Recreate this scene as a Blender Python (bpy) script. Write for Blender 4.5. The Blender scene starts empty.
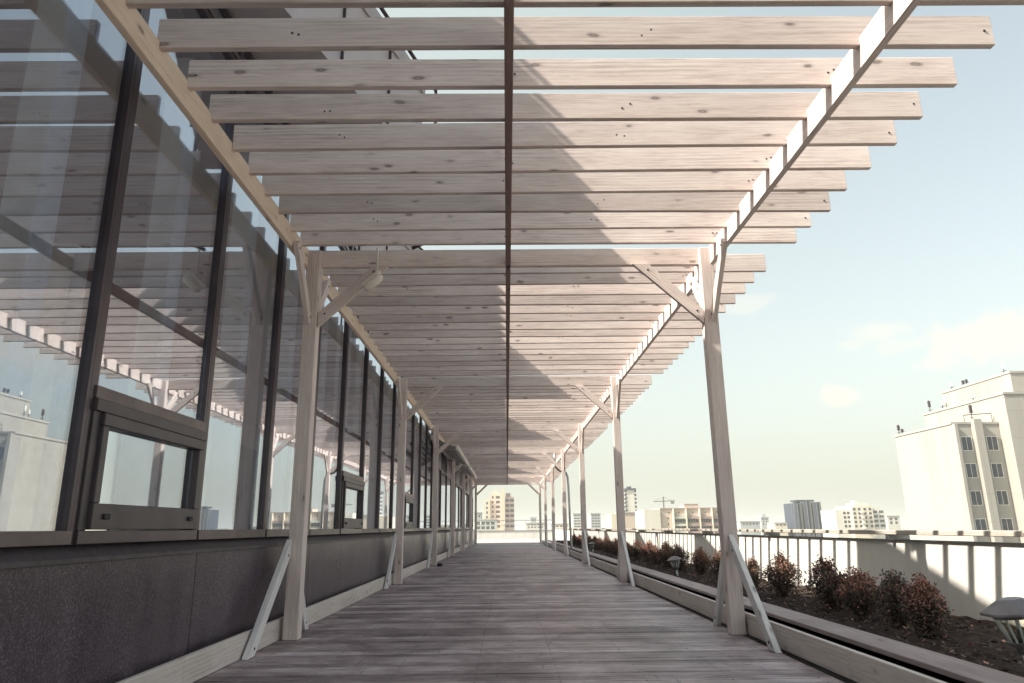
import bpy, bmesh, math, random
from mathutils import Vector, Matrix
R = math.radians
random.seed(7)
scn = bpy.context.scene
COL = scn.collection
W = {}

# ------------------------------------------------------------------ helpers
def put(o, M=Matrix(), parent=None):
    COL.objects.link(o)
    if parent is not None:
        o.parent = parent
        o.matrix_basis = W[parent.name].inverted() @ M
    else:
        o.matrix_basis = M
    W[o.name] = M.copy()
    return o

def tag(o, label=None, cat=None, group=None, kind=None):
    if label: o['label'] = label
    if cat: o['category'] = cat
    if group: o['group'] = group
    if kind: o['kind'] = kind
    return o

def thing(name, loc, label, cat, group=None):
    o = bpy.data.objects.new(name, None)
    o.empty_display_size = .2
    put(o, Matrix.Translation(loc))
    return tag(o, label, cat, group)

class MB:
    def __init__(s): s.bm = bmesh.new(); s.mats = []
    def _mi(s, m):
        if m is None: return 0
        if m not in s.mats: s.mats.append(m)
        return s.mats.index(m)
    def box(s, a, b, m=None, bevel=0):
        c = [(a[i]+b[i])/2 for i in range(3)]
        d = [abs(b[i]-a[i]) for i in range(3)]
        r = bmesh.ops.create_cube(s.bm, size=1, matrix=Matrix.Translation(c) @ Matrix.Diagonal((*d, 1)))
        mi = s._mi(m)
        fs = {f for v in r['verts'] for f in v.link_faces}
        for f in fs: f.material_index = mi
        if bevel:
            es = list({e for v in r['verts'] for e in v.link_edges})
            g = bmesh.ops.bevel(s.bm, geom=es, offset=bevel, segments=1, affect='EDGES')
            for f in g['faces']: f.material_index = mi
        return s
    def bar(s, p0, p1, w, h, m=None, up=(0, 0, 1), bevel=0):
        p0, p1 = Vector(p0), Vector(p1)
        M = frame(p0, p1, up); L = (p1-p0).length
        n0 = len(s.bm.verts)
        s.box((0, -w/2, -h/2), (L, w/2, h/2), m, bevel)
        s.bm.verts.ensure_lookup_table()
        bmesh.ops.transform(s.bm, matrix=M, verts=s.bm.verts[n0:])
        return s
    def tube(s, pts, r, m=None, n=8, cap=True):
        mi = s._mi(m); pts = [Vector(p) for p in pts]; rings = []
        rr = r if isinstance(r, (list, tuple)) else [r]*len(pts)
        for i, p in enumerate(pts):
            t = (pts[min(i+1, len(pts)-1)]-pts[max(i-1, 0)]).normalized()
            u = t.orthogonal().normalized() if i == 0 else (u - t*u.dot(t)).normalized()
            v = t.cross(u)
            rings.append([s.bm.verts.new(p+(u*math.cos(a)+v*math.sin(a))*rr[i]) for a in [2*math.pi*k/n for k in range(n)]])
        for a, b in zip(rings, rings[1:]):
            for k in range(n):
                f = s.bm.faces.new((a[k], a[(k+1) % n], b[(k+1) % n], b[k])); f.material_index = mi; f.smooth = n > 6
        if cap:
            f = s.bm.faces.new(rings[0][::-1]); f.material_index = mi
            f = s.bm.faces.new(rings[-1]); f.material_index = mi
        return s
    def lathe(s, prof, m=None, n=16, rot=0, smooth=False):
        mi = s._mi(m); rings = []
        for r, z in prof:
            rings.append([s.bm.verts.new((r*math.cos(rot+2*math.pi*k/n), r*math.sin(rot+2*math.pi*k/n), z)) for k in range(n)])
        for a, b in zip(rings, rings[1:]):
            for k in range(n):
                f = s.bm.faces.new((a[k], a[(k+1) % n], b[(k+1) % n], b[k])); f.material_index = mi; f.smooth = smooth
        for rg, rev in ((rings[0], True), (rings[-1], False)):
            f = s.bm.faces.new(rg[::-1] if rev else rg); f.material_index = mi
        return s
    def prism(s, poly, z0, z1, m=None):
        mi = s._mi(m)
        a = [s.bm.verts.new((x, y, z0)) for x, y in poly]; b = [s.bm.verts.new((x, y, z1)) for x, y in poly]
        n = len(poly)
        fs = [s.bm.faces.new(a[::-1]), s.bm.faces.new(b)]
        for k in range(n): fs.append(s.bm.faces.new((a[k], a[(k+1) % n], b[(k+1) % n], b[k])))
        for f in fs: f.material_index = mi
        return s
    def mesh(s, name, m=None):
        me = bpy.data.meshes.new(name)
        bmesh.ops.recalc_face_normals(s.bm, faces=s.bm.faces[:])
        s.bm.to_mesh(me); s.bm.free()
        for x in (s.mats or ([m] if m else [])): me.materials.append(x)
        return me
    def build(s, name, m=None, parent=None, M=Matrix()):
        return put(bpy.data.objects.new(name, s.mesh(name, m)), M, parent)

def frame(p0, p1, up=(0, 0, 1)):
    p0, p1 = Vector(p0), Vector(p1)
    x = (p1-p0).normalized(); up = Vector(up)
    y = up.cross(x).normalized(); z = x.cross(y)
    M = Matrix((x, y, z)).transposed().to_4x4(); M.translation = p0
    return M

def timber(name, p0, p1, w, h, mat, parent, up=(0, 0, 1), bevel=.004):
    L = (Vector(p1)-Vector(p0)).length
    b = MB(); b.box((0, -w/2, -h/2), (L, w/2, h/2), mat, bevel)
    return b.build(name, None, parent, frame(p0, p1, up))

def dup(o, M, parent=None):
    c = o.copy(); put(c, M, parent)
    return c

def dup_tree(root, M, label=None):
    base = Matrix.Translation(W[root.name].translation); c = root.copy(); put(c, M)
    if label: c['label'] = label
    for ch in root.children:
        d = ch.copy(); put(d, M @ base.inverted() @ W[ch.name], c)
        for g in ch.children:
            e = g.copy(); put(e, M @ base.inverted() @ W[g.name], d)
    return c

# ------------------------------------------------------------------ materials
class NT:
    def __init__(s, name):
        s.m = bpy.data.materials.new(name); s.m.use_nodes = True
        s.t = s.m.node_tree; s.p = s.t.nodes['Principled BSDF']; s.out = s.t.nodes['Material Output']
    def n(s, ty, **kw):
        x = s.t.nodes.new(ty)
        for k, v in kw.items():
            if k in x.inputs.keys() if isinstance(k, str) else False: x.inputs[k].default_value = v
            else: setattr(x, k, v)
        return x
    def l(s, a, b): s.t.links.new(a, b)
    def coords(s, rnd=True):
        tc = s.n('ShaderNodeTexCoord')
        if not rnd: return tc.outputs['Object']
        oi = s.n('ShaderNodeObjectInfo'); mu = s.n('ShaderNodeMath', operation='MULTIPLY'); mu.inputs[1].default_value = 57.
        s.l(oi.outputs['Random'], mu.inputs[0])
        ad = s.n('ShaderNodeVectorMath', operation='ADD'); s.l(tc.outputs['Object'], ad.inputs[0]); s.l(mu.outputs[0], ad.inputs[1])
        return ad.outputs[0]
    def noise(s, co, scale, sc=(1, 1, 1), detail=4, dist=0, rough=.55):
        mp = s.n('ShaderNodeMapping'); mp.inputs['Scale'].default_value = sc; s.l(co, mp.inputs[0])
        no = s.n('ShaderNodeTexNoise'); no.inputs['Scale'].default_value = scale; no.inputs['Detail'].default_value = detail
        no.inputs['Distortion'].default_value = dist; no.inputs['Roughness'].default_value = rough
        s.l(mp.outputs[0], no.inputs['Vector']); return no.outputs['Fac']
    def ramp(s, fac, stops):
        r = s.n('ShaderNodeValToRGB'); e = r.color_ramp.elements
        while len(e) < len(stops): e.new(.5)
        for el, (p, c) in zip(e, stops):
            el.position = p; el.color = (*c, 1) if len(c) == 3 else c
        s.l(fac, r.inputs[0]); return r.outputs[0]
    def mix(s, fac, a, b, mode='MIX'):
        m = s.n('ShaderNodeMix', data_type='RGBA', blend_type=mode)
        for i, v in ((0, fac), (6, a), (7, b)):
            if hasattr(v, 'is_output'): s.l(v, m.inputs[i])
            else: m.inputs[i].default_value = v if i == 0 else (*v, 1)
        return m.outputs[2]
    def math(s, op, a, b=0, c=None):
        m = s.n('ShaderNodeMath', operation=op)
        for i, v in enumerate((a, b, c)):
            if v is None: continue
            if hasattr(v, 'is_output'): s.l(v, m.inputs[i])
            else: m.inputs[i].default_value = v
        return m.outputs[0]
    def bump(s, h, strength=.3, dist=.01):
        b = s.n('ShaderNodeBump'); b.inputs['Strength'].default_value = strength; b.inputs['Distance'].default_value = dist
        s.l(h, b.inputs['Height']); s.l(b.outputs[0], s.p.inputs['Normal'])
    def col(s, c):
        if hasattr(c, 'is_output'): s.l(c, s.p.inputs['Base Color'])
        else: s.p.inputs['Base Color'].default_value = (*c, 1)

def wood(name, dark, mid, light, rough=.7, knots=True, tone=.35):
    t = NT(name); co = t.coords()
    big = t.noise(co, 1.0, (1.3, 7, 7), 6, .6, .6)
    fine = t.noise(co, 1.0, (4.0, 90, 90), 5, .8, .65)
    # growth-ring lines
    mp = t.n('ShaderNodeMapping'); mp.inputs['Scale'].default_value = (.5, 9, 9); t.l(co, mp.inputs[0])
    wv = t.n('ShaderNodeTexWave', wave_type='RINGS', rings_direction='X'); wv.inputs['Scale'].default_value = 1.6
    wv.inputs['Distortion'].default_value = 6; wv.inputs['Detail'].default_value = 2; wv.inputs['Detail Scale'].default_value = .7
    t.l(mp.outputs[0], wv.inputs['Vector'])
    ringmask = t.ramp(t.noise(co, 1.0, (.7, 2, 2), 2), [(.45, (0, 0, 0)), (.62, (1, 1, 1))])
    f = t.math('ADD', t.math('MULTIPLY', fine, .50), t.math('MULTIPLY', t.math('MULTIPLY', t.math('ADD', wv.outputs['Fac'], -.5), ringmask), .13))
    f = t.math('ADD', f, t.math('MULTIPLY', big, .40)); f = t.math('ADD', f, .05)
    c = t.ramp(f, [(.31, dark), (.5, mid), (.70, light)])
    oi = t.n('ShaderNodeObjectInfo')
    v = t.math('MULTIPLY_ADD', oi.outputs['Random'], tone, 1-tone*.6)
    cc = t.n('ShaderNodeCombineColor')
    for i in range(3): t.l(v, cc.inputs[i])
    c = t.mix(1.0, c, cc.outputs[0], 'MULTIPLY')
    if knots:
        mp2 = t.n('ShaderNodeMapping'); mp2.inputs['Scale'].default_value = (2.6, 7, 7); t.l(co, mp2.inputs[0])
        nz = t.n('ShaderNodeTexNoise'); nz.inputs['Scale'].default_value = 1.5; t.l(mp2.outputs[0], nz.inputs['Vector'])
        mm = t.n('ShaderNodeVectorMath', operation='MULTIPLY_ADD'); t.l(nz.outputs['Color'], mm.inputs[0]); mm.inputs[1].default_value = (.25, .25, .25); t.l(mp2.outputs[0], mm.inputs[2])
        vo = t.n('ShaderNodeTexVoronoi'); vo.inputs['Scale'].default_value = 1.0; t.l(mm.outputs[0], vo.inputs['Vector'])
        k = t.ramp(vo.outputs['Distance'], [(0.0, (.5,)*3), (.07, (.85,)*3), (.10, (.45,)*3), (.13, (.15,)*3), (.2, (0, 0, 0))])
        c = t.mix(k, c, tuple(x*.38 for x in dark))
    t.col(c); t.p.inputs['Roughness'].default_value = rough; t.p.inputs['Specular IOR Level'].default_value = .25
    t.bump(f, .35, .004)
    return t.m

def plain(name, c, rough=.6, metal=0, var=.15, scale=6, bump=0, spec=.4):
    t = NT(name); co = t.coords()
    n1 = t.noise(co, scale, (1, 1, 1), 5, .2)
    t.col(t.ramp(n1, [(.3, tuple(x*(1-var) for x in c)), (.7, tuple(min(1, x*(1+var)) for x in c))]))
    t.p.inputs['Roughness'].default_value = rough; t.p.inputs['Metallic'].default_value = metal
    t.p.inputs['Specular IOR Level'].default_value = spec
    if bump: t.bump(n1, bump, .02)
    return t.m

M_WOOD = wood('whitewashed_timber', (.40, .315, .285), (.65, .55, .51), (.80, .71, .66))
M_BEAM = wood('beam_timber', (.56, .42, .32), (.76, .60, .47), (.84, .69, .56), tone=.12)
M_POST = wood('post_timber', (.44, .36, .33), (.63, .54, .51), (.76, .67, .63), tone=.12)
M_BRACE = wood('pale_brace_timber', (.50, .48, .47), (.66, .64, .63), (.76, .74, .73), tone=.15)
M_BATTEN = wood('brown_batten', (.17, .10, .09), (.26, .175, .155), (.34, .24, .215), tone=.1)
M_SKIRT = wood('skirting_timber', (.40, .35, .32), (.57, .51, .475), (.68, .62, .58), tone=.1)
M_COPING = wood('coping_timber', (.26, .23, .20), (.40, .36, .32), (.52, .47, .42), tone=.2)
M_PLANK = wood('planter_plank_timber', (.22, .17, .17), (.33, .265, .26), (.44, .37, .36), tone=.2)

def deck_mat():
    t = NT('deck_boards'); co = t.coords(False)
    sp = t.n('ShaderNodeSeparateXYZ'); t.l(co, sp.inputs[0])
    idx = t.math('FLOOR', t.math('DIVIDE', t.math('ADD', sp.outputs[1], 40.0), .14))
    wn = t.n('ShaderNodeTexWhiteNoise', noise_dimensions='1D'); t.l(idx, wn.inputs['W'])
    cb = t.n('ShaderNodeCombineXYZ'); t.l(sp.outputs[0], cb.inputs[0]); t.l(sp.outputs[1], cb.inputs[1]); t.l(t.math('MULTIPLY', wn.outputs[0], 40), cb.inputs[2])
    g = t.noise(cb.outputs[0], 1, (4.5, 60, 1), 6, .9, .7)
    st = t.noise(cb.outputs[0], 1, (1.6, 7, 1), 5, 1.2, .65)
    wear = t.noise(co, 1.3, (1, .8, 1), 6, 1.0, .65)
    f = t.math('ADD', t.math('MULTIPLY', g, .45), t.math('MULTIPLY', st, .35))
    f = t.math('ADD', f, t.math('MULTIPLY_ADD', wn.outputs[0], .16, -.015)); f = t.math('ADD', f, t.math('MULTIPLY_ADD', wear, .5, -.2))
    c = t.ramp(f, [(.34, (.06, .041, .044)), (.47, (.215, .162, .168)), (.57, (.38, .305, .31)), (.70, (.62, .53, .535))])
    sv = t.n('ShaderNodeTexVoronoi'); sv.inputs['Scale'].default_value = 1.0
    sm_ = t.n('ShaderNodeMapping'); sm_.inputs['Scale'].default_value = (2.2, 5, 1); t.l(cb.outputs[0], sm_.inputs[0]); t.l(sm_.outputs[0], sv.inputs['Vector'])
    c = t.mix(t.ramp(sv.outputs['Distance'], [(0, (.8,)*3), (.05, (.6,)*3), (.13, (0, 0, 0))]), c, (.05, .04, .045))
    fx = t.math('FRACT', t.math('DIVIDE', t.math('ADD', t.math('ADD', sp.outputs[0], 30), t.math('MULTIPLY', wn.outputs[0], 17)), 2.9))
    fy = t.math('FRACT', t.math('DIVIDE', t.math('ADD', sp.outputs[1], 40.0), .14))
    jx = t.math('LESS_THAN', fx, .002)
    gx = t.math('ABSOLUTE', t.math('SUBTRACT', t.math('FRACT', t.math('DIVIDE', t.math('ADD', sp.outputs[0], 30.1), .58)), .5))
    gy = t.math('ABSOLUTE', t.math('SUBTRACT', t.math('ABSOLUTE', t.math('SUBTRACT', fy, .5)), .27))
    sc_ = t.math('MULTIPLY', t.math('LESS_THAN', gx, .009), t.math('LESS_THAN', gy, .038))
    c = t.mix(t.math('MAXIMUM', jx, sc_), c, (.03, .024, .026))
    t.col(c)
    t.l(t.ramp(st, [(.3, (.38,)*3), (.7, (.62,)*3)]), t.p.inputs['Roughness']); t.p.inputs['Specular IOR Level'].default_value = .45
    t.bump(g, .4, .004)
    return t.m
M_DECK = deck_mat()

def granite():
    t = NT('dark_granite'); co = t.coords(False)
    vo = t.n('ShaderNodeTexVoronoi'); vo.inputs['Scale'].default_value = 130; t.l(co, vo.inputs['Vector'])
    n1 = t.noise(co, 160, detail=2); n2 = t.noise(co, 1.6, (1, 1, 1), 5, .4)
    sp = t.n('ShaderNodeSeparateColor'); t.l(vo.outputs['Color'], sp.inputs[0])
    f = t.math('ADD', t.math('MULTIPLY', sp.outputs[0], .4), t.math('MULTIPLY', n1, .45)); f = t.math('ADD', f, t.math('MULTIPLY_ADD', n2, .4, -.15))
    t.col(t.ramp(f, [(.3, (.020, .014, .020)), (.55, (.052, .036, .050)), (.8, (.20, .16, .19))]))
    sz = t.n('ShaderNodeSeparateXYZ'); t.l(co, sz.inputs[0])
    dr = t.noise(co, 1, (1, 5, .5), 5, .5); dl = t.math('MULTIPLY', t.math('ADD', dr, -.42), 2.2)
    low = t.math('MULTIPLY', t.math('SUBTRACT', .55, sz.outputs[2]), .5)
    dm = t.math('MULTIPLY', t.math('MAXIMUM', t.math('ADD', dl, low), 0.0), .22)
    t.col(t.mix(dm, t.p.inputs['Base Color'].links[0].from_socket, (.20, .17, .185)))
    t.p.inputs['Specular IOR Level'].default_value = .35
    t.l(t.ramp(n2, [(.3, (.26,)*3), (.7, (.42,)*3)]), t.p.inputs['Roughness'])
    return t.m
M_GRANITE = granite()
M_LEDGE = plain('granite_ledge', (.05, .04, .046), .5, 0, .35, 14, .1)
M_METAL = plain('dark_window_metal', (.075, .06, .068), .32, .5, .2, 3)
M_METAL2 = plain('brown_window_metal', (.06, .048, .053), .42, .15, .25, 5)
M_METAL3 = plain('sunlit_sill_metal', (.12, .095, .095), .4, .4, .3, 5)  # frame metal for the bottom rails, reflected sun put into its lighter colour
M_BLACK = plain('black_rubber', (.012, .011, .012), .6)
M_GREYWALL = plain('grey_cladding', (.36, .33, .34), .55, 0, .08, 1.5)
M_DARKLINE = plain('dark_joint', (.05, .04, .045), .6)
M_FLOORIN = plain('interior_floor', (.30, .26, .25), .35)
M_WALLIN = plain('interior_wall', (.42, .39, .41), .8)
M_CEILIN = plain('interior_ceiling', (.17, .14, .165), .7)
M_COLIN = plain('interior_column_paint', (.78, .80, .80), .7)
M_SOIL = plain('soil', (.035, .025, .022), .95, 0, .5, 18, .8, .1)
M_ROOF = plain('roof_felt', (.05, .045, .045), .9, 0, .3, 5)
M_STEEL = plain('grey_steel', (.35, .35, .35), .35, .9, .1, 8)
M_LAMPCAP = plain('lantern_cap_metal', (.16, .145, .15), .45, .4, .2, 9)
M_POLEW = plain('lantern_pole_metal', (.55, .62, .60), .4, .3, .2, 12)
M_CREAM = plain('cream_aluminium', (.70, .65, .58), .45, 0, .06, 4)
M_DARKGLASS = plain('far_window_glass', (.045, .055, .07), .12, 0, .3, 2, 0, .8)
M_FRAMEW = plain('white_window_frame', (.70, .68, .63), .5)

def plaster(name, c, streak=.25, scale=1., panel=None, rough=.85):
    t = NT(name); co = t.coords(False)
    a = t.noise(co, .5*scale, (1, 1, .35), 6, .3); b = t.noise(co, 3*scale, (1, 1, .12), 5, .2)
    f = t.math('ADD', t.math('MULTIPLY', a, .55), t.math('MULTIPLY', b, .45))
    cc = t.ramp(f, [(.3, tuple(x*(1-streak) for x in c)), (.5, c), (.75, tuple(min(1, x*(1+streak*.35)) for x in c))])
    if panel:
        sp = t.n('ShaderNodeSeparateXYZ'); t.l(co, sp.inputs[0])
        u = t.math('ADD', sp.outputs[0], sp.outputs[1])
        lines = []
        for o, w in ((u, panel[0]), (sp.outputs[2], panel[1])):
            fr = t.math('FRACT', t.math('DIVIDE', t.math('ADD', o, 500), w))
            lines.append(t.math('LESS_THAN', fr, panel[2]/w))
        ln = t.math('MAXIMUM', lines[0], lines[1])
        cc = t.mix(t.math('MULTIPLY', ln, .35), cc, tuple(x*.45 for x in c))
    t.col(cc); t.p.inputs['Roughness'].default_value = rough; t.p.inputs['Specular IOR Level'].default_value = .2
    t.bump(b, .15, .01)
    return t.m
M_PARAPET = plaster('parapet_render', (.55, .53, .505), .22)
M_TOWERW = plaster('white_tower_render', (.34, .322, .29), .22, .15, (3.4, 3.0, .06))
M_TOWERSIDE = plaster('tower_side_render', (.36, .34, .31), .15, .2)

def glass():
    t = NT('tinted_reflective_glass')
    t.t.nodes.remove(t.p)
    fr = t.n('ShaderNodeLayerWeight'); fr.inputs['Blend'].default_value = .5
    tr = t.n('ShaderNodeBsdfTransparent'); tr.inputs[0].default_value = (.80, .84, .90, 1)
    gl = t.n('ShaderNodeBsdfGlossy'); gl.inputs['Roughness'].default_value = .004; gl.inputs[0].default_value = (.90, .94, 1.0, 1)
    f = t.math('MULTIPLY_ADD', t.math('POWER', fr.outputs['Facing'], 2.6), .72, .20)
    mx = t.n('ShaderNodeMixShader'); t.l(f, mx.inputs[0]); t.l(tr.outputs[0], mx.inputs[1]); t.l(gl.outputs[0], mx.inputs[2])
    t.l(mx.outputs[0], t.out.inputs[0]); return t.m
M_GLASS = glass()

def lantern_glass():
    t = NT('lantern_glass'); t.t.nodes.remove(t.p)
    fr = t.n('ShaderNodeLayerWeight'); fr.inputs['Blend'].default_value = .12; tr = t.n('ShaderNodeBsdfTransparent'); tr.inputs[0].default_value = (.92, .92, .86, 1)
    gl = t.n('ShaderNodeBsdfGlossy'); gl.inputs['Roughness'].default_value = .08
    mx = t.n('ShaderNodeMixShader'); t.l(fr.outputs[0], mx.inputs[0]); t.l(tr.outputs[0], mx.inputs[1]); t.l(gl.outputs[0], mx.inputs[2]); t.l(mx.outputs[0], t.out.inputs[0]); return t.m
M_CLEAR = lantern_glass()
def leafmat(name, cols, tr=.25):
    t = NT(name)
    g = t.n('ShaderNodeNewGeometry')
    t.col(t.ramp(g.outputs['Random Per Island'], [(i/(len(cols)-1), c) for i, c in enumerate(cols)]))
    t.p.inputs['Roughness'].default_value = .5; t.p.inputs['Specular IOR Level'].default_value = .3
    tl = t.n('ShaderNodeBsdfTranslucent'); t.l(t.p.inputs['Base Color'].links[0].from_socket, tl.inputs[0])
    mx = t.n('ShaderNodeMixShader'); mx.inputs[0].default_value = tr
    t.l(t.p.outputs[0], mx.inputs[1]); t.l(tl.outputs[0], mx.inputs[2]); t.l(mx.outputs[0], t.out.inputs[0])
    return t.m
M_LEAFR = leafmat('red_leaf', [(.20, .075, .055), (.36, .16, .12), (.50, .28, .21), (.26, .12, .08)])
M_LEAFG = leafmat('green_leaf', [(.045, .045, .032), (.075, .068, .048), (.12, .085, .065), (.055, .05, .04)])
M_STEM = plain('stem_bark', (.08, .05, .04), .9)

# ------------------------------------------------------------------ setting
def struct(name, mb, m=None):
    o = mb.build(name, m); o['kind'] = 'structure'; return o
b = MB(); b.box((-6000, -3000, -37), (6000, 9000, -36)); struct('city_ground', b, plain('city_ground', (.20, .19, .17), .9, 0, .3, .01))
b = MB(); b.box((-2.35, -5, -36), (4.62, 50.2, -.14)); b.box((-7, 50.201, -36), (4.62, 66.5, -.14)); struct('roof_terrace', b, M_ROOF)
b = MB(); b.box((-7, 49.62, -.139), (4.33, 66.1, -.01)); struct('paving', b, plain('pale_paving', (.34, .325, .30), .85, 0, .15, 2))
b = MB(); y = -3.08; rd = random.Random(3)
while y < 49.6:
    zz = -rd.random()*.003
    b.box((-2.2, y+.004, -.03), (2.2, y+.136, zz), M_DECK, .004); y += .14
struct('deck', b)
# soil, bumpy
b = MB(); bm = b.bm; NX, NY = 22, 560; vs = []
for j in range(NY+1):
    for i in range(NX+1):
        x = 2.7+i*(4.34-2.7)/NX; yy = -3+j*52.5/NY
        vs.append(bm.verts.new((x, yy, .10+rd.random()*.035+.02*math.sin(x*5+yy*1.7))))
for j in range(NY):
    for i in range(NX):
        k = j*(NX+1)+i; bm.faces.new((vs[k], vs[k+1], vs[k+NX+2], vs[k+NX+1]))
struct('planter_soil', b, M_SOIL)

# dead leaves and clods lying on the soil
b = MB(); bm = b.bm; mi1 = b._mi(plain('clod', (.06, .04, .035), .95, 0, .5, 30)); mi2 = b._mi(M_LEAFR); mi3 = b._mi(M_LEAFG)
for i in range(5200):
    yy = 2.5+30*rd.random()**1.7; x = 2.72+rd.random()*1.55; z = .135+rd.random()*.02
    s = .012+rd.random()*.02
    n = Vector((rd.uniform(-.7, .7), rd.uniform(-.7, .7), 1)).normalized(); u = n.orthogonal().normalized()
    u.rotate(Matrix.Rotation(rd.random()*6.28, 3, n)); v = n.cross(u); c = Vector((x, yy, z))
    f = bm.faces.new([bm.verts.new(c+q) for q in (u*s, v*s*.5, -u*s, -v*s*.5)])
    f.material_index = rd.choice((mi1,)*9+(mi2, mi3, mi3, mi3, mi3))
o = b.build('leaf_litter'); tag(o, 'dead leaves and crumbs scattered over the dark planter soil', 'leaf litter', kind='stuff')

# ------------------------------------------------------------------ pergola
PY = [7.2+6.75*i for i in range(7)]
perg = thing('pergola', (0, 7.2, 0), 'long whitewashed timber pergola of posts, beams and rafters over the deck', 'pergola')
XL, XR = -2.04, 2.17
rafter_me = None
ys = [6.9-.39*k for k in range(19)][::-1]
for p in PY[:-1]:
    y = p+.57
    while y < p+6.75-.2: ys.append(y); y += .404
ys = [y for y in ys]
near, far_ = ys[:100], ys[100:]
def rafter_mesh(seed):
    q = random.Random(seed); b = MB(); b.box((-2.585, -.023, -.095), (2.585, .023, .115), M_WOOD, .004)
    es = [e for e in b.bm.edges if e.calc_length() > 3]
    bmesh.ops.subdivide_edges(b.bm, edges=es, cuts=9, use_grid_fill=False)
    a1, a2, p1, p2 = q.uniform(-.007, .007), q.uniform(-.004, .004), q.random()*3, q.random()*6
    for v in b.bm.verts:
        x = v.co.x; v.co.z += a1*math.cos(x*.6+p1); v.co.y += a2*math.sin(x*1.1+p2)
        if x > 2.4: v.co.x += seed*.004-.012
    for x in (-2.53, 1.71, 1.75, -.46, -.40):
        z = q.uniform(-.03, .03)
        b.box((x-.006, -.0255, z-.006), (x+.006, .0255, z+.006), bolt)
    return b.mesh('rafter')
bolt = plain('bolt_head', (.05, .045, .045), .5, .6)
rmes = [rafter_mesh(q) for q in range(7)]
rr = random.Random(11)
for y in near:
    M = Matrix.Translation((.465+rr.uniform(-.012, .012), y+rr.uniform(-.008, .008), 3.945+rr.uniform(-.004, .004))) @ Matrix.Rotation(rr.uniform(-.0012, .0012), 4, 'Y') @ Matrix.Rotation(rr.uniform(-.0015, .0015), 4, 'Z')
    if rr.random() < .5: M = M @ Matrix.Rotation(math.pi, 4, 'Z')
    put(bpy.data.objects.new('rafter', rr.choice(rmes)), M, perg)
b = MB()
for y in far_: b.box((-2.12, y-.025, 3.85), (3.05, y+.025, 4.06), M_WOOD)
o = b.build('rafter', None, perg); o['kind'] = 'stuff'
yend = PY[-1]+.09
prev = -3.0
for i, y in enumerate(PY+[]):
    pass
# long beams in bay lengths butted over the posts
segs = [-1.0]+PY
for k in range(len(segs)-1):
    a, c = segs[k]+.002, segs[k+1]-.002
    if k == len(segs)-2: c = yend
    timber('long_beam', (-2.125, a, 3.805), (-2.125, c, 3.805), .05, .2, M_BEAM, perg)
    timber('long_beam', (2.225, a, 3.81), (2.225, c, 3.81), .05, .2, M_POST, perg)
timber('centre_batten', (.035, -1, 3.79), (.035, yend, 3.79), .055, .12, M_BATTEN, perg)
bolt = plain('bolt_head', (.05, .045, .045), .5, .6)
def brace(p0, p1, w, h, mat, up, name='brace'):
    L = (Vector(p1)-Vector(p0)).length
    b = MB(); b.box((0, -w/2, -h/2), (L, w/2, h/2), mat, .004)
    for t_ in (.06, L-.06):
        for s in (-1, 1):
            b.box((t_-.01, s*(w/2), -.01), (t_+.01, s*(w/2+.004), .01), bolt)
    return b.build(name, None, perg, frame(p0, p1, up))
def cutbrace(ax, const, p0, p1, w, h, mat, cut0, cut1, name='brace'):
    # p0, p1 = (along, z); ends cut level ('h') or plumb ('v')
    d = Vector(p1)-Vector(p0); d.normalize(); n = Vector((-d.y, d.x))
    def end(p, cut, sg):
        q = Vector(p)+n*sg*h/2
        t_ = (p[1]-q.y)/d.y if cut == 'h' else (p[0]-q.x)/d.x
        return q+d*t_
    poly = [end(p0, cut0, -1), end(p1, cut1, -1), end(p1, cut1, 1), end(p0, cut0, 1)]
    def w3(q, o):
        return Vector((q.x, const+o, q.y)) if ax == 'X' else Vector((const+o, q.x, q.y))
    M = frame(w3(Vector(p0), 0), w3(Vector(p1), 0)); Mi = M.inverted()
    b = MB(); mi = b._mi(mat)
    A = [b.bm.verts.new(Mi @ w3(q, -w/2)) for q in poly]; B = [b.bm.verts.new(Mi @ w3(q, w/2)) for q in poly]
    b.bm.faces.new(A); b.bm.faces.new(B)
    for k in range(4): b.bm.faces.new((A[k], A[(k+1) % 4], B[(k+1) % 4], B[k]))
    bmesh.ops.bevel(b.bm, geom=b.bm.edges[:], offset=.003, segments=1, affect='EDGES')
    L = (Vector(p1)-Vector(p0)).length
    for t_ in (.09, L-.11):
        b.box((t_-.009, -w/2-.004, -.009), (t_+.009, w/2+.004, .009), bolt)
    return b.build(name, None, perg, M)
for i, y in enumerate(PY):
    for X, s in ((XL, 1), (XR, -1)):
        lean = random.Random(i*3+s).uniform(-.012, .012)
        timber('post', (X, y, 0), (X+lean*.5, y, 3.90), .142, .142, M_POST, perg, up=(0, 1, 0), bevel=.006)
        # brace across the deck, up to the cross beam
        cutbrace('X', y-.03, (X+s*.079, 3.13), (X+s*.72, 3.728), .05, .115, M_POST, 'v', 'h')
        # braces along the long beam
        o_ = X-s*.02
        brace((o_, y-.05, 3.10), (o_, y-.62, 3.76), .05, .11, M_POST, (0, 0, 1))
        brace((o_, y+.05, 3.10), (o_, y+.62, 3.76), .05, .11, M_POST, (0, 0, 1))
        # foot braces
        f_ = X-(.06 if s > 0 else 0)
        cutbrace('Y', f_, (y-1.0, .003), (y-.079, .84), .05, .11, M_BRACE, 'h', 'v', 'foot_brace')
        cutbrace('Y', f_, (y+.66, .003), (y+.079, .84), .05, .11, M_BRACE, 'h', 'v', 'foot_brace')
    timber('cross_beam', (-2.10, y+.03, 3.825), (2.19, y+.03, 3.825), .07, .19, M_WOOD, perg)

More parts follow.
